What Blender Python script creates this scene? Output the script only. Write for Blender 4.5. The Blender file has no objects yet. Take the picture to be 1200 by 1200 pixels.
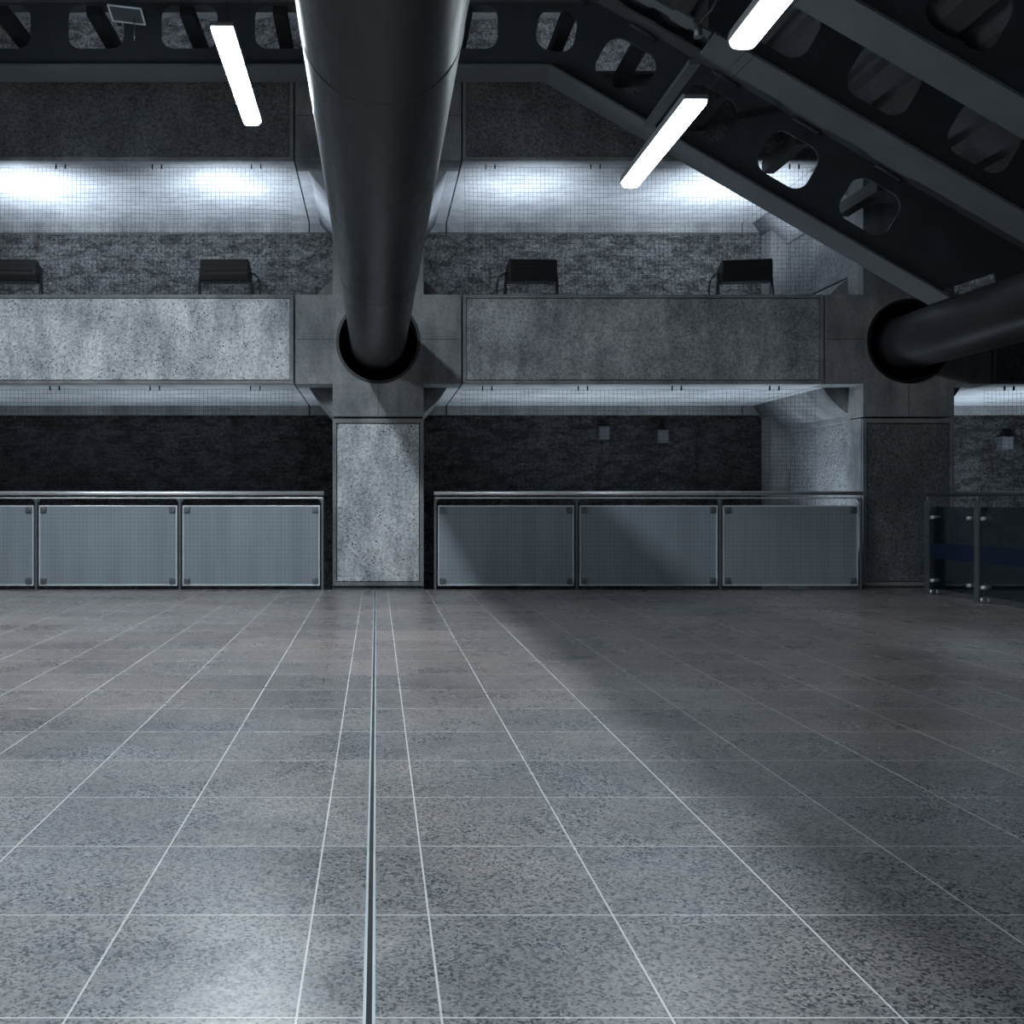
import bpy, bmesh, math, random
from mathutils import Vector, Matrix, noise

random.seed(7)
S = bpy.context.scene
COL = S.collection
F, VX, VY, EYE = 1083.0, 441.0, 588.0, 1.02     # focal length, vanishing point, eye height: used to survey the place


def at(px, py, d):
    """Where a point seen at (px, py) stands when it is d metres away."""
    return Vector(((px - VX) * d / F, d, EYE + (VY - py) * d / F))


# ------------------------------------------------------------------ materials
def new_mat(name):
    m = bpy.data.materials.new(name)
    m.use_nodes = True
    nt = m.node_tree
    nt.nodes.clear()
    out = nt.nodes.new('ShaderNodeOutputMaterial')
    b = nt.nodes.new('ShaderNodeBsdfPrincipled')
    nt.links.new(b.outputs[0], out.inputs[0])
    geo = nt.nodes.new('ShaderNodeNewGeometry')
    return m, nt, b, geo.outputs['Position']


def N(nt, t, **kw):
    n = nt.nodes.new(t)
    for k, v in kw.items():
        setattr(n, k, v)
    return n


def mth(nt, op, a, b=None, c=None):
    n = N(nt, 'ShaderNodeMath', operation=op)
    for i, v in enumerate((a, b, c)):
        if v is None:
            continue
        if isinstance(v, (int, float)):
            n.inputs[i].default_value = v
        else:
            nt.links.new(v, n.inputs[i])
    return n.outputs[0]


def ramp(nt, fac, stops):
    r = N(nt, 'ShaderNodeValToRGB')
    el = r.color_ramp.elements
    while len(el) < len(stops):
        el.new(0.5)
    for e, (p, c) in zip(el, stops):
        e.position = p
        e.color = (*c, 1) if len(c) == 3 else c
    nt.links.new(fac, r.inputs[0])
    return r.outputs[0]


def noise_tex(nt, pos, scale, detail=4, rough=.6, vec=None):
    n = N(nt, 'ShaderNodeTexNoise')
    n.inputs['Scale'].default_value = scale
    n.inputs['Detail'].default_value = detail
    n.inputs['Roughness'].default_value = rough
    if vec:
        mp = N(nt, 'ShaderNodeMapping')
        mp.inputs['Scale'].default_value = vec
        nt.links.new(pos, mp.inputs[0])
        pos = mp.outputs[0]
    nt.links.new(pos, n.inputs['Vector'])
    return n.outputs[0]


def voro(nt, pos, scale, feature='F1', out='Distance'):
    n = N(nt, 'ShaderNodeTexVoronoi', feature=feature)
    n.inputs['Scale'].default_value = scale
    nt.links.new(pos, n.inputs['Vector'])
    return n.outputs[out]


def mix(nt, fac, a, b, mode='MIX'):
    n = N(nt, 'ShaderNodeMix', data_type='RGBA', blend_type=mode)
    for i, v in ((0, fac), (6, a), (7, b)):
        if isinstance(v, (int, float)):
            n.inputs[i].default_value = v
        elif isinstance(v, tuple):
            n.inputs[i].default_value = (*v, 1)
        else:
            nt.links.new(v, n.inputs[i])
    return n.outputs[2]


def bump(nt, b, h, strength, dist):
    n = N(nt, 'ShaderNodeBump')
    n.inputs['Strength'].default_value = strength
    n.inputs['Distance'].default_value = dist
    nt.links.new(h, n.inputs['Height'])
    nt.links.new(n.outputs[0], b.inputs['Normal'])


def setc(b, col=None, rough=None, metal=None):
    if col is not None:
        b.inputs['Base Color'].default_value = (*col, 1)
    if rough is not None:
        b.inputs['Roughness'].default_value = rough
    if metal is not None:
        b.inputs['Metallic'].default_value = metal


def plain(name, col, rough=.5, metal=0, var=.25, scale=6):
    m, nt, b, pos = new_mat(name)
    setc(b, col, rough, metal)
    f = noise_tex(nt, pos, scale, 5)
    lo = tuple(c * (1 - var) for c in col)
    hi = tuple(min(1, c * (1 + var)) for c in col)
    nt.links.new(ramp(nt, f, [(.3, lo), (.7, hi)]), b.inputs['Base Color'])
    return m


def concrete(name, lo, hi, pits=.5, pit_scale=20, bump_s=.35, stain=.5, pit_edge=.25, grain=12, grainf=.5, relief=.03, stretch=(1, 1, 1), specks=0):
    m, nt, b, pos = new_mat(name)
    big = noise_tex(nt, pos, 1.5, 7, .68)
    fine = noise_tex(nt, pos, 30, 4, .75)
    base = ramp(nt, big, [(.34, lo), (.66, hi)])
    streak = noise_tex(nt, pos, 1.0, 5, .65, (4, 4, 1.1))
    sc = ramp(nt, streak, [(.36, (.42, .44, .47)), (.6, (1, 1, 1))])
    base = mix(nt, stain, base, sc, 'MULTIPLY')
    base = mix(nt, grainf, base, ramp(nt, fine, [(.36, (.3, .31, .33)), (.6, (1, 1, 1))]), 'MULTIPLY')
    vd = voro(nt, pos, pit_scale)
    pm = ramp(nt, vd, [(pit_edge * .75, (.06, .065, .07)), (pit_edge, (1, 1, 1))])
    gate = ramp(nt, noise_tex(nt, pos, 7, 4, .7), [(.43, (0, 0, 0)), (.56, (1, 1, 1))])
    pm = mix(nt, gate, (1, 1, 1), pm)
    base = mix(nt, pits, base, pm, 'MULTIPLY')
    if specks:
        sp = ramp(nt, voro(nt, pos, 47), [(.2, (1, 1, 1)), (.32, (0, 0, 0))])
        g2 = ramp(nt, noise_tex(nt, pos, 4, 5, .7), [(.42, (0, 0, 0)), (.6, (specks,) * 3)])
        base = mix(nt, mth(nt, 'MULTIPLY', sp, g2), base, (.9, .9, .89))
    nt.links.new(base, b.inputs['Base Color'])
    setc(b, None, .85)
    b.inputs['Specular IOR Level'].default_value = .3
    h = mth(nt, 'ADD', mth(nt, 'MULTIPLY', fine, .4), noise_tex(nt, pos, grain, 6, .72, stretch))
    bump(nt, b, h, bump_s, relief)
    return m


M = {}
M['smooth'] = concrete('smooth cast concrete', (.17, .18, .19), (.3, .305, .31), .3, 16, .15, .6, .12, 9, .35)
M['pitted'] = concrete('pitted exposed aggregate concrete', (.5, .53, .56), (.82, .83, .84), .95, 27, .4, .75, .29, 16, .7, .03, (1, 1, 1), .8)  # paler base stands in for stronger light on the left beam and pillar
M['worn_dim'] = concrete('dimmed grey concrete', (.22, .24, .26), (.5, .51, .52), .7, 22, .4, .7, .22, 14, .7, .04, (1, 1, 1), .45)  # same concrete painted darker for the weaker light on the right beam
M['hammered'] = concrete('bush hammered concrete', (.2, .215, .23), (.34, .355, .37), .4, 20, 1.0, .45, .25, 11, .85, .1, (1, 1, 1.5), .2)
M['side'] = concrete('bush hammered side wall', (.36, .38, .4), (.55, .57, .59), .4, 9, 1.0, .3, .16, 11, .8, .12, (1, 1, 1.5), .5)
M['soffit'] = concrete('pale soffit concrete', (.42, .44, .47), (.58, .6, .63), .25, 9, .12, .35, .08, 8, .25)
M['joint'] = plain('dark joint filler', (.03, .033, .037), .9)


def rough_wall():
    m, nt, b, pos = new_mat('rough sprayed concrete')
    big = noise_tex(nt, pos, .9, 6, .7)
    base = ramp(nt, big, [(.36, (.6, .62, .635)), (.64, (.86, .87, .88))])
    fine = noise_tex(nt, pos, 27, 6, .8)
    base = mix(nt, .9, base, ramp(nt, fine, [(.4, (.14, .145, .155)), (.6, (1, 1, 1))]), 'MULTIPLY')
    ridge = noise_tex(nt, pos, 3.4, 8, .8, (1, 1, 2.4))
    base = mix(nt, .85, base, ramp(nt, ridge, [(.43, (.27, .275, .285)), (.55, (1, 1, 1))]), 'MULTIPLY')
    # rusty seep marks, each a patch of its own
    rust = ramp(nt, noise_tex(nt, pos, 1.0, 3, .6, (3.2, 1, .7)), [(.66, (0, 0, 0)), (.74, (1, 1, 1))])
    base = mix(nt, rust, base, mix(nt, .8, base, (.45, .36, .33), 'MULTIPLY'))
    # same concrete, painted darker low down where little light reaches the lower opening
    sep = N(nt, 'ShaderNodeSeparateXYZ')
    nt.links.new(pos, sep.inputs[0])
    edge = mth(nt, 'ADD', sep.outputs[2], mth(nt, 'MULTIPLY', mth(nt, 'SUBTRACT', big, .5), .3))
    low_shade = ramp(nt, mth(nt, 'MULTIPLY', edge, .2), [(.5, (.31, .31, .32)), (.6, (1, 1, 1))])
    base = mix(nt, 1, base, low_shade, 'MULTIPLY')
    nt.links.new(base, b.inputs['Base Color'])
    setc(b, None, .9)
    b.inputs['Specular IOR Level'].default_value = .25
    h = mth(nt, 'ADD', mth(nt, 'MULTIPLY', fine, 1.0), mth(nt, 'MULTIPLY', ridge, 2.2))
    bump(nt, b, h, 1.0, .16)
    return m


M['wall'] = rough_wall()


def floor_mat():
    m, nt, b, pos = new_mat('terrazzo floor tiles')
    sep = N(nt, 'ShaderNodeSeparateXYZ')
    nt.links.new(pos, sep.inputs[0])
    X, Y = sep.outputs[0], sep.outputs[1]
    T = .4545
    ux = mth(nt, 'SUBTRACT', mth(nt, 'ABSOLUTE', mth(nt, 'ADD', X, .0145)), .1435)
    dx = mth(nt, 'PINGPONG', ux, T / 2)
    uy = mth(nt, 'SUBTRACT', Y, 1.827)
    dy = mth(nt, 'PINGPONG', uy, T / 2)
    gx = mth(nt, 'LESS_THAN', dx, .0025)
    gy = mth(nt, 'LESS_THAN', dy, .002)
    grout = mth(nt, 'MAXIMUM', gx, gy)
    # per tile tint
    cx = mth(nt, 'FLOOR', mth(nt, 'DIVIDE', ux, T))
    cy = mth(nt, 'FLOOR', mth(nt, 'DIVIDE', uy, T))
    comb = N(nt, 'ShaderNodeCombineXYZ')
    side = mth(nt, 'MULTIPLY', mth(nt, 'GREATER_THAN', X, -.0145), 37)
    nt.links.new(mth(nt, 'ADD', cx, side), comb.inputs[0])
    nt.links.new(cy, comb.inputs[1])
    wn = N(nt, 'ShaderNodeTexWhiteNoise', noise_dimensions='2D')
    nt.links.new(comb.outputs[0], wn.inputs['Vector'])
    tint = ramp(nt, wn.outputs['Value'], [(0, (.76, .77, .79)), (1, (.98, .97, .96))])
    # chips
    warp = N(nt, 'ShaderNodeVectorMath', operation='ADD')
    nz = N(nt, 'ShaderNodeTexNoise')
    nz.inputs['Scale'].default_value = 60
    nt.links.new(pos, nz.inputs['Vector'])
    sc = N(nt, 'ShaderNodeVectorMath', operation='SCALE')
    sc.inputs['Scale'].default_value = .006
    nt.links.new(nz.outputs['Color'], sc.inputs[0])
    nt.links.new(pos, warp.inputs[0])
    nt.links.new(sc.outputs[0], warp.inputs[1])
    wp = warp.outputs[0]
    cell = N(nt, 'ShaderNodeTexVoronoi')
    cell.inputs['Scale'].default_value = 160
    nt.links.new(wp, cell.inputs['Vector'])
    csep = N(nt, 'ShaderNodeSeparateColor')
    nt.links.new(cell.outputs['Color'], csep.inputs[0])
    chip = ramp(nt, csep.outputs[0], [(0, (.05, .065, .08)), (.2, (.14, .16, .185)), (.34, (.33, .35, .37)),
                                      (.6, (.42, .43, .44)), (.9, (.5, .5, .5)), (1, (.6, .6, .6))])
    red = mth(nt, 'GREATER_THAN', csep.outputs[1], .99)
    chip = mix(nt, red, chip, (.15, .085, .085))
    mort = noise_tex(nt, pos, 45, 4, .7)
    chip = mix(nt, .5, chip, ramp(nt, mort, [(.3, (.45, .46, .48)), (.7, (1, 1, 1))]), 'MULTIPLY')
    chip = mix(nt, 1, chip, tint, 'MULTIPLY')
    worn_dim = noise_tex(nt, pos, 1.0, 7, .7, (.7, 1.1, 1))
    chip = mix(nt, .55, chip, ramp(nt, worn_dim, [(.38, (.4, .4, .42)), (.6, (1, 1, 1))]), 'MULTIPLY')
    # brownish tint in broad patches, stronger towards the back
    zone = mth(nt, 'MULTIPLY', mth(nt, 'SUBTRACT', Y, 2.6), .3)
    zone.node.use_clamp = True
    brown_tint = ramp(nt, mth(nt, 'ADD', noise_tex(nt, pos, .55, 5, .6), mth(nt, 'MULTIPLY', zone, .25)), [(.42, (1, 1, 1)), (.75, (.9, .76, .71))])
    chip = mix(nt, 1, chip, brown_tint, 'MULTIPLY')
    base = mix(nt, grout, chip, (.72, .72, .71))
    nt.links.new(base, b.inputs['Base Color'])
    r = ramp(nt, noise_tex(nt, pos, 2.2, 6, .7), [(.3, (.2, .2, .2)), (.7, (.4, .4, .4))])
    nt.links.new(r, b.inputs['Roughness'])
    b.inputs['Specular IOR Level'].default_value = 1.0
    bump(nt, b, mth(nt, 'ADD', mth(nt, 'MULTIPLY', mort, .5), mth(nt, 'MULTIPLY', grout, -.6)), .12, .004)
    return m


M['floor'] = floor_mat()


def pipe_mat():
    m, nt, b, pos = new_mat('dark painted steel tube')
    f = noise_tex(nt, pos, 2.2, 6, .65, (1, .35, 1))
    nt.links.new(ramp(nt, f, [(.3, (.02, .022, .025)), (.7, (.045, .048, .053))]), b.inputs['Base Color'])
    sm = noise_tex(nt, pos, 5, 5, .7, (4, .6, 4))
    nt.links.new(ramp(nt, sm, [(.3, (.3,) * 3), (.7, (.45,) * 3)]), b.inputs['Roughness'])
    b.inputs['Specular IOR Level'].default_value = .35
    return m


M['pipe'] = pipe_mat()
M['flange'] = plain('grey painted girder flange', (.085, .093, .102), .6, 0, .12, 3)
M['web'] = plain('dark painted girder web', (.038, .045, .054), .65, 0, .2, 3)
M['stay'] = plain('black steel stay', (.012, .015, .018), .7, 0, .2, 3)
M['deck'] = plain('dark steel deck', (.05, .055, .062), .7, 0, .2, 2)
M['black'] = plain('black enamelled housing', (.006, .007, .009), .5, 0, .2, 8)
M['steel'] = plain('brushed stainless steel', (.86, .86, .88), .4, .75, .08, 12)
M['post'] = plain('dull steel post', (.22, .24, .26), .4, .8, .12, 10)
M['net'] = plain('dark net twine', (.014, .016, .02), .9)
M['cable'] = plain('black rubber cable', (.02, .022, .026), .6)
M['plate'] = plain('grey plastic box', (.075, .08, .09), .7)
M['housing'] = plain('dark lamp housing', (.05, .055, .06), .5)


def panel_mat():
    m, nt, b, pos = new_mat('frosted woven mesh panel')
    sep = N(nt, 'ShaderNodeSeparateXYZ')
    nt.links.new(pos, sep.inputs[0])
    P = .046
    a = mth(nt, 'PINGPONG', sep.outputs[0], P / 2)
    c = mth(nt, 'PINGPONG', sep.outputs[2], P / 2)
    g = mth(nt, 'MULTIPLY', mth(nt, 'MINIMUM', a, c), 2 / P)
    col = ramp(nt, g, [(0, (.21, .245, .275)), (.5, (.27, .31, .34))])
    st = noise_tex(nt, pos, 1.0, 4, .55, (5, 1, .5))
    col = mix(nt, .6, col, ramp(nt, st, [(.35, (.7, .7, .72)), (.68, (1, 1, 1))]), 'MULTIPLY')
    nt.links.new(col, b.inputs['Base Color'])
    setc(b, None, .42)
    b.inputs['Specular IOR Level'].default_value = .5
    return m


M['panel'] = panel_mat()
M['edge'] = plain('pale panel edge', (.6, .65, .69), .35, .3, .08)


def glass(name, tint, clear):
    m = bpy.data.materials.new(name)
    m.use_nodes = True
    nt = m.node_tree
    nt.nodes.clear()
    out = N(nt, 'ShaderNodeOutputMaterial')
    tr = N(nt, 'ShaderNodeBsdfTransparent')
    tr.inputs[0].default_value = (*tint, 1)
    gl = N(nt, 'ShaderNodeBsdfGlossy')
    gl.inputs['Roughness'].default_value = .05
    fr = N(nt, 'ShaderNodeFresnel')
    fr.inputs[0].default_value = 1.5
    mx = N(nt, 'ShaderNodeMixShader')
    nt.links.new(mth(nt, 'MULTIPLY', fr.outputs[0], clear), mx.inputs[0])
    nt.links.new(tr.outputs[0], mx.inputs[1])
    nt.links.new(gl.outputs[0], mx.inputs[2])
    nt.links.new(mx.outputs[0], out.inputs[0])
    return m


M['glass'] = glass('tinted clear glass', (.6, .66, .7), .7)


def band_mat():
    m, nt, b, pos = new_mat('blue translucent film')
    setc(b, (.012, .024, .06), .4)
    b.inputs['Alpha'].default_value = .6
    return m


M['band'] = band_mat()


def emit(name, col, s):
    m = bpy.data.materials.new(name)
    m.use_nodes = True
    nt = m.node_tree
    nt.nodes.clear()
    o = N(nt, 'ShaderNodeOutputMaterial')
    e = N(nt, 'ShaderNodeEmission')
    e.inputs[0].default_value = (*col, 1)
    e.inputs[1].default_value = s
    nt.links.new(e.outputs[0], o.inputs[0])
    return m


# ------------------------------------------------------------------ mesh helpers
class MB:
    def __init__(self):
        self.bm = bmesh.new()

    def box(self, lo, hi, mat=None):
        x0, y0, z0 = lo
        x1, y1, z1 = hi
        co = [(x0, y0, z0), (x1, y0, z0), (x1, y1, z0), (x0, y1, z0), (x0, y0, z1), (x1, y0, z1), (x1, y1, z1), (x0, y1, z1)]
        if mat is not None:
            co = [mat @ Vector(c) for c in co]
        v = [self.bm.verts.new(c) for c in co]
        for f in ((3, 2, 1, 0), (4, 5, 6, 7), (0, 1, 5, 4), (1, 2, 6, 5), (2, 3, 7, 6), (3, 0, 4, 7)):
            self.bm.faces.new([v[i] for i in f])
        return self

    def bar(self, a, b, w, h=None, up=Vector((0, 0, 1))):
        a, b = Vector(a), Vector(b)
        h = h or w
        d = (b - a).normalized()
        s = d.cross(up)
        if s.length < 1e-4:
            s = d.cross(Vector((1, 0, 0)))
        s.normalize()
        u = s.cross(d)
        vs = []
        for p in (a, b):
            for i, j in ((-1, -1), (1, -1), (1, 1), (-1, 1)):
                vs.append(self.bm.verts.new(p + s * w / 2 * i + u * h / 2 * j))
        for f in ((3, 2, 1, 0), (4, 5, 6, 7), (0, 1, 5, 4), (1, 2, 6, 5), (2, 3, 7, 6), (3, 0, 4, 7)):
            self.bm.faces.new([vs[i] for i in f])
        return self

    def tube(self, pts, r, n=10, cap=True, smooth=True):
        pts = [Vector(p) for p in pts]
        rings = []
        for i, p in enumerate(pts):
            d = (pts[min(i + 1, len(pts) - 1)] - pts[max(i - 1, 0)]).normalized()
            ref = Vector((0, 0, 1)) if abs(d.z) < .9 else Vector((1, 0, 0))
            s = d.cross(ref).normalized()
            u = s.cross(d)
            rings.append([self.bm.verts.new(p + (s * math.cos(t) + u * math.sin(t)) * r) for t in [2 * math.pi * k / n for k in range(n)]])
        for a, b in zip(rings, rings[1:]):
            for k in range(n):
                f = self.bm.faces.new((a[k], a[(k + 1) % n], b[(k + 1) % n], b[k]))
                f.smooth = smooth
        if cap:
            self.bm.faces.new(rings[0][::-1])
            self.bm.faces.new(rings[-1])
        return self

    def ring(self, c, y0, y1, r0, r1, n=64):
        """A hollow cylinder lying along Y, centre c = (x, z)."""
        q = []
        for y, r in ((y0, r0), (y0, r1), (y1, r1), (y1, r0)):
            q.append([self.bm.verts.new((c[0] + r * math.cos(2 * math.pi * k / n), y, c[1] + r * math.sin(2 * math.pi * k / n))) for k in range(n)])
        for i in range(4):
            a, b = q[i], q[(i + 1) % 4]
            for k in range(n):
                f = self.bm.faces.new((a[k], a[(k + 1) % n], b[(k + 1) % n], b[k]))
                f.smooth = i in (1, 3)
        return self

    def prism(self, prof, x0, x1):
        """A profile in (y, z) drawn out along X."""
        a = [self.bm.verts.new((x0, y, z)) for y, z in prof]
        b = [self.bm.verts.new((x1, y, z)) for y, z in prof]
        n = len(prof)
        self.bm.faces.new(a[::-1])
        self.bm.faces.new(b)
        for k in range(n):
            self.bm.faces.new((a[k], a[(k + 1) % n], b[(k + 1) % n], b[k]))
        return self

    def slab_xz(self, loops, y0, y1):
        """A plate in the XZ plane with holes: loops[0] is the outline, the rest are holes."""
        bm = self.bm
        t = bmesh.new()
        edges = []
        for lp in loops:
            vs = [t.verts.new((x, y0, z)) for x, z in lp]
            edges += [t.edges.new((vs[i], vs[(i + 1) % len(vs)])) for i in range(len(vs))]
        bmesh.ops.triangle_fill(t, edges=edges, use_beauty=True, use_dissolve=False)
        r = bmesh.ops.extrude_face_region(t, geom=t.faces[:])
        for v in [g for g in r['geom'] if isinstance(g, bmesh.types.BMVert)]:
            v.co.y = y1
        bmesh.ops.recalc_face_normals(t, faces=t.faces[:])
        me = bpy.data.meshes.new('tmp')
        t.to_mesh(me)
        t.free()
        bm.from_mesh(me)
        bpy.data.meshes.remove(me)
        return self

    def build(self, name, mat, parent=None, bevel=0, loc=None):
        bmesh.ops.recalc_face_normals(self.bm, faces=self.bm.faces[:])
        me = bpy.data.meshes.new(name)
        self.bm.to_mesh(me)
        self.bm.free()
        me.materials.append(mat)
        o = bpy.data.objects.new(name, me)
        COL.objects.link(o)
        if parent is not None:
            o.parent = parent
        if loc is not None:
            o.location = loc
        if bevel:
            b = o.modifiers.new('bevel', 'BEVEL')
            b.width = bevel
            b.segments = 2
            b.limit_method = 'ANGLE'
        return o


def empty(name, loc=(0, 0, 0)):
    o = bpy.data.objects.new(name, None)
    COL.objects.link(o)
    o.location = loc
    o.empty_display_size = .2
    return o


def tag(o, label, cat, group=None, kind='thing'):
    o['label'] = label
    o['category'] = cat
    o['kind'] = kind
    if group:
        o['group'] = group
    return o


def struct(o, label=None, cat=None):
    o['kind'] = 'structure'
    if label:
        o['label'] = label
    if cat:
        o['category'] = cat
    return o


def copy_tree(o, parent=None):
    c = o.copy()
    COL.objects.link(c)
    c.parent = parent
    for ch in list(o.children):
        copy_tree(ch, c)
    return c


# ------------------------------------------------------------------ levels surveyed from the picture
FY = 10.8                      # front plane of the concrete frame
EDGE = 10.66                   # edge of the floor slab
BACK = 13.4                    # rough retaining wall
ZB0, ZB1 = 2.396, 3.443        # lower beam
RISE = 2.615                   # one storey of the frame
ZU0, ZU1 = ZB0 + RISE, ZB1 + RISE
ZC = 2.896                     # axis of the round node and of the struts
PXS = (0.022, 6.222)           # pillar axes
ARM = .972                     # half width of the cross arms
HALF = .533                    # half width of a pillar

# ------------------------------------------------------------------ setting
fl = MB().box((-9, -5, -.3), (11, EDGE, 0)).build('floor', M['floor'])
struct(fl, 'grey speckled terrazzo tile floor with pale grout lines', 'floor')
b = MB().box((-.027, -5, .0), (-.0205, EDGE - .02, .003)).box((-.0085, -5, .0), (-.002, EDGE - .02, .003))
j1 = b.build('trim_1', M['edge'])
struct(j1, 'pair of pale metal edges along the floor expansion joint', 'floor trim')
j2 = MB().box((-.0205, -5, .0), (-.0085, EDGE - .02, .0015)).build('trim_2', M['joint'])
struct(j2, 'dark filler of the expansion joint running down the floor', 'floor trim')
k = MB().box((-9, EDGE, -.3), (6.0, EDGE + .03, .006)).build('trim_3', M['post'])
struct(k, 'dull metal strip along the far edge of the floor', 'floor trim')
pit = MB().box((-9, EDGE + .03, -3.1), (11, BACK + .5, -3)).build('floor_pit', M['joint'])
struct(pit)


def wall_back():
    bm = bmesh.new()
    x0, x1, z0, z1, st = -8.0, 11.0, -1.5, 8.05, .04
    nx, nz = int((x1 - x0) / st), int((z1 - z0) / st)
    grid = []
    for i in range(nx + 1):
        row = []
        for q in range(nz + 1):
            x, z = x0 + (x1 - x0) * i / nx, z0 + (z1 - z0) * q / nz
            p = Vector((x * 1.5, 3.1, z * 2.1))
            h = noise.fractal(p, 1.0, 2.0, 5) * .06 + .03 * abs(noise.noise(Vector((x * 1.3, 8.8, z * 6))))  + noise.fractal(p * 3.2, .8, 2.1, 3) * .04
            for gx in (-2.02, 4.75, -5.4, 8.2):
                d = abs(x - gx + .03 * noise.noise(Vector((gx, 0, z * 3))))
                if d < .1:
                    h += .1 * (1 - d / .1)
            row.append(bm.verts.new((x, BACK + .04 + h, z)))
        grid.append(row)
    for i in range(nx):
        for q in range(nz):
            bm.faces.new((grid[i][q], grid[i + 1][q], grid[i + 1][q + 1], grid[i][q + 1]))
    m = MB()
    m.bm.free()
    m.bm = bm
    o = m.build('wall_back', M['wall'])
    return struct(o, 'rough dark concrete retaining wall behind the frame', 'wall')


wall_back()
top = MB().box((-8, 10.9, 8.05), (11, 13.7, 8.2)).build('ceiling_rear', M['smooth'])
struct(top)


# ------------------------------------------------------------------ pillars with cross shaped nodes
def cross_loop(cx, cz, arm, half, dz, dz2):
    return [(cx - arm, cz - dz), (cx - half, cz - dz), (cx - half, cz - dz2), (cx + half, cz - dz2), (cx + half, cz - dz),
            (cx + arm, cz - dz), (cx + arm, cz + dz), (cx + half, cz + dz), (cx + half, cz + dz2), (cx - half, cz + dz2),
            (cx - half, cz + dz), (cx - arm, cz + dz)]


def circle(cx, cz, r, n=56):
    return [(cx + r * math.cos(2 * math.pi * k / n), cz + r * math.sin(2 * math.pi * k / n)) for k in range(n)]


def frame_panel(m_frame, x0, x1, z0, z1, w, y, g=.012):
    """Raised border round a panel; the panel itself is a part of its own."""
    m_frame.box((x0, y, z0), (x1, y + .05, z0 + w)).box((x0, y, z1 - w), (x1, y + .05, z1))
    m_frame.box((x0, y, z0 + w), (x0 + w, y + .05, z1 - w)).box((x1 - w, y, z0 + w), (x1, y + .05, z1 - w))
    return (x0 + w + g, x1 - w - g, z0 + w + g, z1 - w - g)


def make_pillar(X, label, side_mat, shaft_mat):
    r = empty('concrete_pillar', (X, FY, -1.5))
    tag(r, label, 'pillar', 'concrete pillars with round nodes')
    off = Vector((-X, -FY, 1.5))

    def bld(m, name, mat, bev=0, par=r, shift=off):
        return m.build(name, mat, par, bev, shift)
    # lower shaft: core, raised border, textured panel
    m = MB().box((X - HALF, FY + .035, -1.5), (X + HALF, FY + .36, 2.0))
    bld(m, 'shaft', M['smooth'])
    m = MB()
    px = frame_panel(m, X - HALF, X + HALF, .035, 1.985, .045, FY, .01)
    bld(m, 'shaft_border', M['smooth'], .004)
    bld(MB().box((px[0], FY + .006, px[2]), (px[1], FY + .05, px[3])), 'shaft_panel', shaft_mat, .004)
    # the node round the strut, with its hole
    z0, dz, dz2 = (ZB0 + ZB1) / 2, (ZB1 - ZB0) / 2, .905
    m = MB().slab_xz([cross_loop(X, z0, ARM, HALF, dz, dz2), circle(X, ZC, .465)], FY, FY + .36)
    bld(m, 'node', M['smooth'], .006)
    bld(MB().ring((X, ZC), FY - .012, FY + .3, .462, .494), 'collar', M['black'])
    bld(MB().box((X - ARM + .02, FY - .0015, z0 - .003), (X - .5, FY + .01, z0 + .003)), 'node_joint', M['joint'])
    bld(MB().box((X + .5, FY - .0015, z0 - .003), (X + ARM - .02, FY + .01, z0 + .003)), 'node_joint', M['joint'])
    bld(MB().box((X - .003, FY - .0015, z0 - dz2 + .01), (X + .003, FY + .01, ZC - .5)), 'node_joint', M['joint'])
    # drum behind the node, web walls behind the shafts
    dr = MB().ring((X, ZC), FY + .36, 13.3, .3, .97, 72)
    bld(dr, 'drum', M['smooth'])
    bld(MB().box((X - .45, FY + .36, -3), (X + .45, 12.95, 2.0)), 'web_wall', M['side'])
    pw = .69 if X > 3 else .54
    bld(MB().box((X - pw, 12.94, -1.5), (X + pw, 13.27, 8.0)), 'rear_pilaster', M['smooth'])
    bld(MB().box((X - .5, FY + .36, 1.99), (X + .5, 13.3, 2.075)), 'string_course', M['smooth'], .006)
    bld(MB().box((X - ARM, FY + .36, ZB0), (X + ARM, 13.3, ZB1)), 'cross_slab', M['soffit'])
    bld(MB().box((X - ARM, 13.24, ZB0 - .13), (X + ARM, 13.33, ZB0 + .02)), 'rear_ledge', M['smooth'])
    bld(MB().box((X - .5, FY + .36, 3.75), (X + .5, 12.95, 3.84)), 'string_course', M['smooth'], .006)
    bld(MB().box((X - .5, FY + .36, 4.62), (X + .5, 12.95, 4.71)), 'string_course', M['smooth'], .006)
    bld(MB().box((X - ARM, 13.24, ZU0 - .13), (X + ARM, 13.33, ZU0 + .02)), 'rear_ledge', M['smooth'])
    # upper storey shaft and node
    zu = z0 + RISE
    bld(MB().box((X - HALF, FY, z0 + dz2), (X + HALF, FY + .36, zu - dz2)), 'upper_shaft', M['smooth'], .004)
    bld(MB().box((X - .45, FY + .36, z0 + dz2 - .1), (X + .45, 12.95, zu)), 'upper_web_wall', M['side'])
    m = MB().slab_xz([cross_loop(X, zu, ARM, HALF, dz, dz2)], FY, FY + .36)
    bld(m, 'upper_node', M['smooth'], .006)
    m = MB().box((X - ARM + .02, FY - .0015, zu - .003), (X + ARM - .02, FY + .01, zu + .003))
    bld(m, 'upper_node_joint', M['joint'])
    bld(MB().ring((X, ZC + RISE), FY + .36, 13.3, .3, .97, 72), 'upper_drum', M['soffit'])
    bld(MB().box((X - ARM, FY + .36, ZU0), (X + ARM, 13.3, ZU1)), 'upper_cross_slab', M['soffit'])
    bld(MB().box((X - HALF, FY, zu + dz2), (X + HALF, 13.3, 8.04)), 'top_shaft', M['smooth'])
    return r


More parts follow.
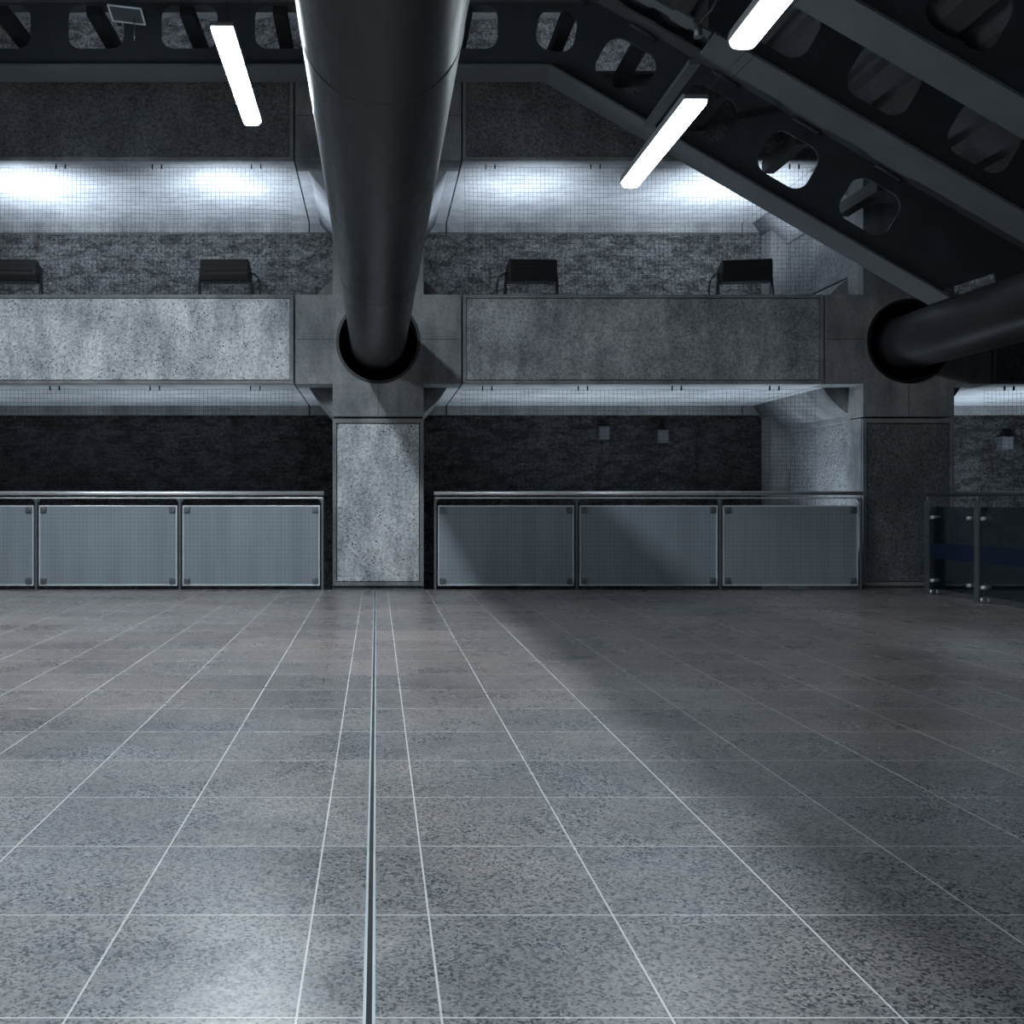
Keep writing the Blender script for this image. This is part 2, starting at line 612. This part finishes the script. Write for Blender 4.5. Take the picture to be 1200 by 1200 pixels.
make_pillar(PXS[0], 'pale lit concrete pillar below the tube in the middle, pitted panel on its shaft', M['hammered'], M['pitted'])
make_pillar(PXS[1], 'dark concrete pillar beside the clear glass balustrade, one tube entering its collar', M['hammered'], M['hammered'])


# ------------------------------------------------------------------ edge beams
def make_beam(x0, x1, z0, z1, label, mat):
    g = .018
    x0, x1 = x0 + g, x1 - g
    r = empty('concrete_beam', ((x0 + x1) / 2, FY, z0))
    tag(r, label, 'beam', 'edge beams between the concrete pillars')
    off = Vector((-(x0 + x1) / 2, -FY, -z0))
    MB().box((x0, FY + .035, z0), (x1, 13.25, z1)).build('body', M['soffit'], r, 0, off)
    m = MB()
    p = frame_panel(m, x0, x1, z0 + .002, z1, .04, FY, .008)
    m.build('border', M['smooth'], r, .004, off)
    MB().box((p[0], FY + .008, p[2]), (p[1], FY + .05, p[3])).build('panel', mat, r, .004, off)
    MB().box((x0, 13.24, z0 - .13), (x1, 13.34, z0 + .02)).build('rear_ledge', M['smooth'], r, 0, off)
    return r


XL0 = -7.6
xa, xb, xc, xd = PXS[0] - ARM, PXS[0] + ARM, PXS[1] - ARM, PXS[1] + ARM
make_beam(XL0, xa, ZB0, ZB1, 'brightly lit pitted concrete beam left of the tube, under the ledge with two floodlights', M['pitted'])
make_beam(xb, xc, ZB0, ZB1, 'concrete beam between the two pillars, above the balustrade of three panels', M['worn_dim'])
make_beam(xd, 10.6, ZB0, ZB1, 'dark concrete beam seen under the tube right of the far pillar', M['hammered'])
make_beam(XL0, xa, ZU0, ZU1, 'upper rough concrete beam behind the hanging lamp, left of the tube', M['hammered'])
make_beam(xb, xc, ZU0, ZU1, 'upper rough concrete beam under the bend of the rearmost girder', M['hammered'])


# ------------------------------------------------------------------ steel tubes bracing the wall
def make_strut(X, label, y0):
    r = empty('steel_tube', (X, 11.1, ZC))
    tag(r, label, 'steel tube', 'horizontal steel tubes')
    R = .322
    ys = [11.12 - (11.12 - y0) * i / 40 for i in range(41)]
    MB().tube([(0, y - 11.1, 0) for y in ys], R, 72).build('tube', M['pipe'], r)
    for y in (3.62, 7.3):
        bm = MB()
        pr = [(-.02, R - .003), (-.008, R + .003), (.008, R + .003), (.02, R - .003)]
        rings = [[bm.bm.verts.new((q * math.cos(2 * math.pi * k / 72), y - 11.1 + d, q * math.sin(2 * math.pi * k / 72))) for k in range(72)] for d, q in pr]
        for a, c in zip(rings, rings[1:]):
            for k in range(72):
                f = bm.bm.faces.new((a[k], a[(k + 1) % 72], c[(k + 1) % 72], c[k]))
                f.smooth = True
        bm.build('weld_seam', M['pipe'], r)
    return r


make_strut(PXS[0], 'big dark steel tube overhead in the middle, entering the pale pillar', -4)
make_strut(PXS[1] + .03, 'dark steel tube at the right, entering the collar of the dark pillar', -4)


# ------------------------------------------------------------------ castellated girders
SL = .58
ANG = math.atan(SL)


def zb(X):
    return min(4.58, 5.64 - SL * X) + EYE


def zt(X):
    return min(5.34, 6.71 - SL * X) + EYE


def hole(cx, cz, w, h, rad, ang, n=6):
    pts = []
    for sx, sz, a0 in ((1, 1, 0), (-1, 1, 90), (-1, -1, 180), (1, -1, 270)):
        for k in range(n + 1):
            t = math.radians(a0 + 90 * k / n)
            pts.append((sx * (w / 2 - rad) + rad * math.cos(t), sz * (h / 2 - rad) + rad * math.sin(t)))
    c, s = math.cos(ang), math.sin(ang)
    return [(cx + x * c - z * s, cz + x * s + z * c) for x, z in pts]


HOLES = [(-6 + i, 5.085 + EYE, .6, .47, .13, 0) for i in range(8)] + [(1.93, 5.05 + EYE, .42, .46, .16, -.18)]
HOLES += [(2.67 + .87 * i, 4.66 - .5 * i + EYE, .6, .5, .16, -ANG) for i in range(5)]


def strip(m, pts, y0, y1, th):
    """A flange: a strip of thickness th below/above the polyline pts (x, z)."""
    lo = [(x, z) for x, z in pts]
    hi = [(x, z + th) for x, z in pts]
    rows = []
    for y in (y0, y1):
        rows.append(([m.bm.verts.new((x, y, z)) for x, z in lo], [m.bm.verts.new((x, y, z)) for x, z in hi]))
    (a, c), (d, e) = rows
    n = len(pts)
    for i in range(n - 1):
        m.bm.faces.new((a[i], a[i + 1], d[i + 1], d[i]))
        m.bm.faces.new((c[i + 1], c[i], e[i], e[i + 1]))
        m.bm.faces.new((a[i + 1], a[i], c[i], c[i + 1]))
        m.bm.faces.new((d[i], d[i + 1], e[i + 1], e[i]))
    m.bm.faces.new((a[0], d[0], e[0], c[0]))
    m.bm.faces.new((a[-1], c[-1], e[-1], d[-1]))


def make_girder(Y, x0, x1, label, struts=False, fw=.37):
    r = empty('steel_girder', (0, Y, zb(0)))
    tag(r, label, 'girder', 'castellated steel girders')
    off = Vector((0, -Y, -zb(0)))
    b0, b1 = (5.64 - 4.58) / SL, (6.71 - 5.34) / SL
    bot = [(x0, zb(x0))] + ([(b0, zb(b0))] if x0 < b0 else []) + [(x1, zb(x1))]
    tp = [(x0, zt(x0))] + ([(b1, zt(b1))] if x0 < b1 else []) + [(7.3, zt(7.3))]
    hs = [hole(*h) for h in HOLES if x0 + .5 < h[0] < x1 + .1]
    MB().slab_xz([[(x, z + .02) for x, z in bot] + [(6.08, 3.29), (6.62, 3.47), (6.66, 3.25), (7.3, 3.25)] + [(7.3, zt(7.3))] + tp[:-1][::-1]] + hs, Y - .012, Y + .012).build('web', M['web'], r, 0, off)
    m = MB()
    strip(m, bot, Y - fw / 2, Y + fw / 2, .025)
    m.build('bottom_flange', M['flange'], r, 0, off)
    m = MB()
    strip(m, tp, Y - fw / 2, Y + fw / 2, .025)
    m.build('top_flange', M['flange'], r, 0, off)
    if struts:
        for h in HOLES:
            if x0 + .5 < h[0] < x1 - .42:
                sl = h[5] != 0
                cx, cz = h[0] + (.16 if sl else -.04), h[1] + (.24 if sl else .2)
                MB().bar((cx, Y + .012, cz), (cx, 10.79 if (ZU0 - .1 < cz < ZU1 + .1 or cx > 5.1 or abs(cx) < .7) else 12.6, cz), .14, .14).build('stay', M['stay'], r, 0, off)
                if sl:
                    MB().tube([(cx - .12, Y - .02, cz + .18), (cx - .12, Y - .06, cz + .18), (cx + .14, Y - .06, cz + .03), (cx + .14, Y - .02, cz + .03)], .018, 8).build('bolt_bar', M['web'], r, 0, off)
    return r


GY = (9.9, 8.03, 6.88)
make_girder(GY[0], -7.4, 6.03, 'rearmost castellated girder, level on the left then bending down to the right tube', True)
make_girder(GY[1], 2.88, 6.03, 'second sloping girder from the wall, its lower end plate meeting a cross bar', False)
make_girder(GY[2], 1.0, 6.03, 'sloping girder nearest the camera at the top right corner', False)

# cross bar from the second girder's end to the first girder
cb = MB().bar((2.86, 8.3, zb(2.86) - .03), (2.86, 9.7, zb(2.86) - .03), .1, .05)
tag(cb.build('cross_bar', M['flange']), 'flat steel cross bar linking the two rear girders beside the hanging lamp', 'bar')
# notched cable tray left of the second girder's end
ct = MB()
for i in range(6):
    a = 1.9 + .16 * i
    hgt = .1 if i % 2 else .16
    z = zb(a)
    ct.bar((a, 7.92, z + .02), (a + .16, 7.92, z + .02 - .16 * SL * (1 if a > 1.8 else 0)), hgt, .02, Vector((0, 0, 1)))
tag(ct.build('cable_tray', M['flange']), 'short notched cable tray above the upper end of the second girder', 'cable tray')
cc = MB()
p0, p1, p2, p3 = at(846, -10, 7.7), at(834, 12, 7.75), at(823, 24, 7.8), at(818, 34, 7.8)
cc.tube([p0, p1, p2, p3], .012, 8)
c = cc.build('power_cable', M['post'])
MB().tube([p3 + Vector((0, 0, .03)), p3 - Vector((0, 0, .07))], .035, 12).build('gland', M['post'], c)
tag(c, 'thin grey power cable dropping to a gland at the second girder end', 'cable')


# deck over the girders: ribs run front to back
def deck():
    m = MB()
    pts = [(-8.5, 5.50 + EYE)]
    xb_ = (6.88 - 5.50) / SL
    prof = []
    x = -8.5
    while x < 9.5:
        z = min(5.50, 6.88 - SL * x) + EYE
        for dx, dz in ((0, 0), (.17, 0), (.19, .09), (.33, .09)):
            xx = x + dx
            prof.append((xx, min(5.50, 6.88 - SL * xx) + EYE + dz))
        x += .35
    a = [m.bm.verts.new((x, -5, z)) for x, z in prof]
    c = [m.bm.verts.new((x, 10.05, z)) for x, z in prof]
    a2 = [m.bm.verts.new((x, -5, z + .12)) for x, z in prof]
    c2 = [m.bm.verts.new((x, 10.05, z + .12)) for x, z in prof]
    for i in range(len(prof) - 1):
        m.bm.faces.new((a[i], a[i + 1], c[i + 1], c[i]))
        m.bm.faces.new((a2[i + 1], a2[i], c2[i], c2[i + 1]))
        m.bm.faces.new((c[i], c[i + 1], c2[i + 1], c2[i]))
        m.bm.faces.new((a[i + 1], a[i], a2[i], a2[i + 1]))
    o = m.build('ceiling', M['deck'])
    return struct(o, 'dark ribbed steel deck above the girders', 'ceiling')


deck()

# ------------------------------------------------------------------ hanging strip lamps
E_L = emit('lit tube diffuser', (.84, .94, 1.0), 132)
E_R = emit('lit tube diffuser dim', (.84, .94, 1.0), 22)


def make_lamp(X, y0, Z, label, em, L=1.55):
    r = empty('strip_lamp', (X, y0 + L / 2, Z))
    tag(r, label, 'lamp', 'hanging strip lamps')
    h = L / 2
    m = MB()
    m.prism([(-h - .02, .0), (-h - .02, .03), (-h + .02, .05), (h - .02, .05), (h + .02, .03), (h + .02, .0)], -.082, .082)
    m.build('housing', M['housing'], r, .006)
    bm = MB()
    n = 8
    pr = [(.076 * math.copysign(abs(math.cos(math.pi + math.pi * k / n)) ** .5, math.cos(math.pi + math.pi * k / n)), -.002 + .05 * math.sin(math.pi + math.pi * k / n)) for k in range(n + 1)]
    a = [bm.bm.verts.new((x, -h, z)) for x, z in pr]
    c = [bm.bm.verts.new((x, h, z)) for x, z in pr]
    for k in range(n):
        bm.bm.faces.new((a[k], a[k + 1], c[k + 1], c[k]))
    bm.bm.faces.new(a)
    bm.bm.faces.new(c)
    bm.bm.faces.new((a[0], a[-1], c[-1], c[0]))
    bm.build('diffuser', em, r)
    for y in (-h + .2, h - .2):
        Yw = y0 + L / 2 + y
        ztop = min(5.50, 6.88 - SL * X) + EYE - .002
        if X > 0:      # stayed sideways, up to the slope of the deck
            dx = (7.88 - SL * X - Z) / (1 + SL)
            MB().tube([(.04, y, .045), (dx, y, dx)], .0025, 6).build('hanging_rod', M['net'], r)
            continue
        MB().tube([(0, y, .05), (0, y, ztop - Z)], .002, 6).build('hanging_rod', M['net'], r)
    return r


PITCH = 2.33
XA, ZA, YA = -1.07, 4.31, 6.41
XB, ZBL, YB = 2.09, 3.65, 6.05
make_lamp(XA, YA, ZA, 'lit strip lamp hanging left of the central tube', E_L)
make_lamp(XB, YB, ZBL, 'lit strip lamp right of the tube, hanging before the rear girder', E_R)
make_lamp(XB, YB - PITCH, ZBL, 'lit strip lamp cut off by the top edge, beside the sloping girders', E_R)
E_N = emit('added near diffuser', (.84, .94, 1.0), 48)
E_M = emit('added dim diffuser', (.84, .94, 1.0), 7)
for i in (2, 3):  # unseen lamps added along the right row to light the near floor
    make_lamp(XB, YB - PITCH * i, ZBL, 'added strip lamp carrying on the right row, out of view', E_M)
for i in (1, 2, 3):  # more unseen lamps, added along the left row for the floor
    make_lamp(XA, YA - PITCH * i, ZA, 'added strip lamp carrying on the left row, out of view', E_N)
make_lamp(-4.5, YA + .3, ZA, 'added strip lamp out of view at the far left, brightening the left beam', E_L)  # added lamp, never in view, for more light on the left beam

# ------------------------------------------------------------------ floodlights on the ledge
E_F = emit('floodlight lens', (.85, .93, 1.0), 4)


def make_flood():
    r = empty('floodlight', (0, 0, 0))
    prof = [(-.13, .22), (-.155, .29), (-.15, .475), (-.12, .485), (.15, .42), (.12, .29), (.02, .21)]
    MB().prism(prof, -.29, .29).build('body', M['black'], r, .012)
    MB().prism([(-.156, .33), (-.166, .335), (-.163, .39), (-.152, .395)], -.25, .25).build('rear_ridge', M['black'], r, .004)
    MB().prism([(-.09, .468), (-.09, .478), (.13, .432), (.13, .42)], -.26, .26).build('lens', E_F, r)
    m = MB()
    for s in (-1, 1):
        m.bar((s * .31, -.02, .34), (s * .315, .06, .01), .012, .045)
        m.bar((s * .31, -.02, .34), (s * .315, -.1, .01), .012, .03)
    m.bar((-.315, .06, .006), (.315, .06, .006), .045, .012)
    m.build('bracket', M['black'], r)
    pts = []
    for k in range(13):
        t = k / 12
        pts.append((-.29 - .13 * math.sin(t * math.pi * .62), -.02 - .02 * t, .34 - .322 * t * t))
    MB().tube(pts, .011, 8).build('cable', M['cable'], r)
    return r


flood0 = make_flood()
FL = [(18, 'black floodlight cut off by the left edge of the picture, on the ledge'),
      (265, 'black floodlight on the ledge just left of the central tube'),
      (622, 'black floodlight on the ledge just right of the central tube'),
      (872, 'black floodlight on the ledge beside the end of the rearmost girder')]
FLX = []
for i, (px, lab) in enumerate(FL):
    o = flood0 if i == 0 else copy_tree(flood0)
    x = (px - VX) * 11.2 / F
    FLX.append(x)
    o.location = (x, 11.2, ZB1 + .004)
    o.rotation_euler.z = (.05, -.02, .03, -.12)[i]
    tag(o, lab, 'floodlight', 'floodlights along the concrete ledge')
    if i == 1:      # this one's cable leaves on its right
        for ch in o.children:
            if ch.name.startswith('cable'):
                ch.scale.x = -1


# ------------------------------------------------------------------ bird nets
def make_net(x0, x1, z0, z1, y, label, seed):
    rnd = random.Random(seed)
    r = MB()
    R, st = .0014, .05

    def dsp(x, z):
        return Vector((.012 * noise.noise(Vector((x * 3, z * 3, seed))), .03 * noise.noise(Vector((x * 1.5, z * 2, seed + 5))), .014 * noise.noise(Vector((x * 2.5, z * 3, seed + 9)))))

    def wire(pts):
        rings = []
        d = (pts[-1] - pts[0]).normalized()
        s = Vector((0, 1, 0))
        u = d.cross(s)
        for p in pts:
            rings.append([r.bm.verts.new(p + s * R), r.bm.verts.new(p + u * R), r.bm.verts.new(p - s * R), r.bm.verts.new(p - u * R)])
        for a, c in zip(rings, rings[1:]):
            for q in range(4):
                r.bm.faces.new((a[q], a[(q + 1) % 4], c[(q + 1) % 4], c[q]))
    x = x0
    while x <= x1:
        wire([Vector((x, y, z)) + dsp(x, z) for z in [z0 + (z1 - z0) * k / 14 for k in range(15)]])
        x += st
    z = z0
    n = int((x1 - x0) / .16)
    while z <= z1:
        wire([Vector((q, y, z)) + dsp(q, z) for q in [x0 + (x1 - x0) * k / n for k in range(n + 1)]])
        z += st
    o = r.build('bird_net', M['net'])
    tag(o, label, 'net', 'square mesh bird nets')
    x = x0 + .25
    while x < x1:
        for dx in (0, .11):
            MB().box((x + dx - .006, y - .01, z1 - .02), (x + dx + .006, y + .01, z1 + .032)).build('hanging_hook', M['net'], o)
        x += 1.1 + rnd.random() * .15
    return o


make_net(XL0, xa - .05, ZB1 + .03, ZU0 - .035, 10.93, 'square mesh net across the upper opening left of the tube', 1)
make_net(xb + .05, xc - .05, ZB1 + .03, ZU0 - .035, 10.93, 'square mesh net across the upper opening right of the tube', 2)
make_net(XL0, xa - .02, .1, ZB0 - .035, 10.98, 'square mesh net across the lower opening behind the left balustrade', 3)
make_net(xb + .02, xc - .02, .1, ZB0 - .035, 10.98, 'square mesh net across the lower opening behind the balustrade of three panels', 4)
make_net(xd + .02, 10.2, .1, ZB0 - .035, 10.98, 'square mesh net across the lower opening right of the dark pillar', 5)

# ------------------------------------------------------------------ boxes on the rough wall
for px, py, lab in ((708, 507, 'small grey box on the dark wall, the left of the pair above the balustrade'),
                    (777, 511, 'small grey box on the dark wall, the right of the pair above the balustrade'),
                    (1181, 519, 'small grey box on the rough wall right of the dark pillar')):
    p = at(px, py, 13.3)
    w, h = .078, .095
    o = MB().box((p.x - w, 13.28, p.z - h), (p.x + w, 13.46, p.z + h)).build('wall_box', M['plate'], None, .008)
    MB().box((p.x - w + .012, 13.272, p.z - h + .012), (p.x + w - .012, 13.282, p.z + h - .012)).build('lid', M['plate'], o, .003)
    tag(o, lab, 'box', 'small boxes fixed to the rough wall')


# ------------------------------------------------------------------ balustrades with frosted panels
BY = 10.73
RZ = 1.118


def make_balustrade(posts, label):
    x0, x1 = posts[0], posts[-1]
    r = empty('balustrade', ((x0 + x1) / 2, BY, 0))
    tag(r, label, 'balustrade', 'steel balustrades with frosted panels')
    off = Vector((-(x0 + x1) / 2, -BY, 0))

    def bld(m, name, mat, par=r, bev=0, sh=off):
        return m.build(name, mat, par, bev, sh)
    bld(MB().tube([(x0 - .015, BY - .02, RZ), (x1 + .015, BY - .02, RZ)], .024, 14), 'handrail', M['steel'])
    bld(MB().box((x0, BY - .008, RZ - .062), (x1, BY + .008, RZ - .046)), 'lower_rail', M['steel'], r, .003)
    for i, x in enumerate(posts):
        m = MB().box((x - .014, BY - .03, -.2), (x + .014, BY + .03, RZ - .06))
        m.bm.faces.ensure_lookup_table()
        po = bld(m, 'post', M['post'], r, .004)
        # triangular gusset under the rail
        g = MB()
        ws = [(-.014, .03), (.014, .03), (.06, RZ and .1), (-.06, .1)]
        if i == 0:
            ws = [(-.014, .03), (.014, .03), (.06, .1), (-.014, .1)]
        if i == len(posts) - 1:
            ws = [(-.014, .03), (.014, .03), (.014, .1), (-.06, .1)]
        g.slab_xz([[(x + dx, RZ - .145 + dz) for dx, dz in ws]], BY - .006, BY + .006)
        bld(g, 'gusset', M['post'], po, 0, Vector((0, 0, 0)))
    for xa_, xb_ in zip(posts, posts[1:]):
        a, c, z0, z1 = xa_ + .03, xb_ - .03, .045, .978
        pn = bld(MB().box((a + .012, BY - .012, z0 + .012), (c - .012, BY + .004, z1 - .012)), 'panel', M['panel'])
        e = MB()
        e.box((a, BY - .018, z0), (c, BY + .008, z0 + .018)).box((a, BY - .018, z1 - .018), (c, BY + .008, z1))
        e.box((a, BY - .018, z0 + .018), (a + .018, BY + .008, z1 - .018)).box((c - .018, BY - .018, z0 + .018), (c, BY + .008, z1 - .018))
        e.build('panel_edge', M['edge'], pn, .003)
        for x in (a + .055, c - .055):
            for z in (z0 + .055, z1 - .055):
                cl = MB().box((x - .036, BY - .02, z - .036), (x + .036, BY + .008, z + .036))
                cl.tube([(x, BY - .02, z), (x, BY - .036, z)], .026, 18)
                cl.build('clamp', M['post'], pn, .002)
    return r


def bx(px):
    return (px - VX) * BY / F


make_balustrade([bx(-125), bx(43), bx(211), bx(378)], 'steel balustrade left of the pale pillar, cut off by the left edge of the picture')
make_balustrade([bx(510), bx(675.5), bx(843.5), bx(1008)], 'steel balustrade of three frosted panels between the two pillars')


# ------------------------------------------------------------------ clear glass balustrade at the right
def make_glass_balustrade():
    X = 6.1
    r = empty('glass_balustrade', (X, 9, 0))
    tag(r, 'clear glass balustrade with a blue band in front of the dark pillar', 'balustrade')
    off = Vector((-X, -9, 0))
    ys = (10.22, 9.37, 7.73, 6.09)
    MB().tube([(X, ys[0] + .02, 1.1), (X, ys[-1], 1.1)], .025, 14).build('handrail', M['post'], r, 0, off)
    for i, y in enumerate(ys):
        m = MB().box((X - .02, y - .035, .0), (X + .02, y + .035, 1.03))
        m.box((X - .03, y - .1, 0), (X + .1, y + .06, .012))
        po = m.build('post', M['post'], r, .003, off)
        g = MB().bar((X, y - .01, 1.0), (X, y - .14 if i < 3 else y, .93), .012, .12)
        g.tube([(X, y, 1.0), (X, y, 1.09)], .014, 8)
        g.build('bracket', M['post'], po)
        for q in (.0, .07):
            MB().tube([(X + q, y - .06, .012), (X + q, y - .06, .05)], .014, 10).build('bolt', M['steel'], po)
    for y0, y1 in zip(ys, ys[1:]):
        a, c = y0 - .05, y1 + .05
        pn = MB().box((X - .006, c, .07), (X + .006, a, .965)).build('glass_panel', M['glass'], r, 0, off)
        MB().box((X - .008, c + .004, .4), (X - .0065, a - .004, .57)).build('blue_band', M['band'], pn)
        for y in (a - .06, c + .06):
            for z in (.16, .85):
                MB().tube([(X - .035, y, z), (X + .02, y, z)], .02, 14).build('clamp', M['steel'], pn)
    return r


make_glass_balustrade()


# ------------------------------------------------------------------ small fixture under the girder, top left
def make_fixture():
    p = at(149, 15, 9.45)
    r = empty('box_fixture', p)
    tag(r, 'small flat box fixture on a bracket below the girder, left of the hanging lamp', 'fixture')
    R = Matrix.Rotation(.12, 4, 'Y') @ Matrix.Rotation(-.25, 4, 'X')
    MB().box((-.17, -.11, -.02), (.17, .11, .05), R).build('case', M['web'], r, .005)
    m = MB()
    for lo, hi in (((-.175, -.115, -.03), (.175, -.1, -.018)), ((-.175, .1, -.03), (.175, .115, -.018)), ((-.175, -.1, -.03), (-.16, .1, -.018)), ((.16, -.1, -.03), (.175, .1, -.018))):
        m.box(lo, hi, R)
    m.build('rim', M['edge'], r)
    MB().bar((-.16, .05, .04), (-.16, .3, .12), .04, .05).bar((-.16, .28, .02), (-.16, .28, .28), .05, .04).build('bracket', M['web'], r)
    MB().tube([(.06, .05, -.02), (.06, .05, -.26)], .006, 6).build('rod', M['post'], r)


make_fixture()


# ------------------------------------------------------------------ light
def area(name, loc, target, sx, sy, power, col=(.8, .91, 1), spread=180):
    d = bpy.data.lights.new(name, 'AREA')
    d.shape = 'RECTANGLE'
    d.size, d.size_y, d.energy, d.color, d.spread = sx, sy, power, col, math.radians(spread)
    o = bpy.data.objects.new(name, d)
    COL.objects.link(o)
    o.location = loc
    o.rotation_euler = (Vector(target) - Vector(loc)).to_track_quat('-Z', 'Y').to_euler()
    return o


FP = (31, 22, 16, 32)
for x, p in zip(FLX, FP):
    area('floodlight beam', (x, 11.24, ZB1 + .5), (x, 12.1, ZU0), .45, .14, p, (.78, .89, 1), 126)
# unseen floodlight of the right bay, added as a light without a body
area('floodlight beam', (8.4, 11.24, ZB1 + .5), (8.4, 12.0, ZU0), .45, .14, 34, (.78, .89, 1), 112)
# unseen lights added on the next ledge up, brightening the rough wall there
for x in (-4.2, -1.8, 1.9, 4.2):
    area('added upper light', (x, 11.3, ZU1 + .5), (x, 12.9, 7.9), .45, .14, 14, (.78, .89, 1), 140)
area('added uplight', (7.6, 11.2, .6), (8.6, 13.3, 1.8), .4, .12, 30, (.76, .89, 1), 140)  # added uplights without bodies, brightening the lower soffit and walls
area('added uplight', (4.8, 11.6, .3), (5.77, 11.4, 2.0), .3, .12, 9, (.76, .89, 1), 120)
for x in (-5.2, -3.1, -1.6, 1.7, 3.0, 4.3, 8.2):
    area('added uplight', (x, 11.55, .2), (x, 12.1, ZB0), .4, .12, 8, (.76, .89, 1), 110)

w = bpy.data.worlds.new('station dark')
S.world = w
w.use_nodes = True
bg = w.node_tree.nodes['Background']
bg.inputs[0].default_value = (.45, .68, 1, 1)
bg.inputs[1].default_value = .016

# ------------------------------------------------------------------ camera
cd = bpy.data.cameras.new('camera')
cd.sensor_width = 36
cd.lens = F / 1200 * 36
cd.shift_x = (600 - VX) / 1200
cd.shift_y = (VY - 600) / 1200
cam = bpy.data.objects.new('camera', cd)
COL.objects.link(cam)
cam.location = (0, 0, EYE)
cam.rotation_euler = (math.pi / 2, 0, 0)
S.camera = cam
S.view_settings.view_transform = 'Standard'
S.view_settings.look = 'None'
S.view_settings.gamma = 1
S.view_settings.exposure = .42
S.view_settings.use_curve_mapping = False
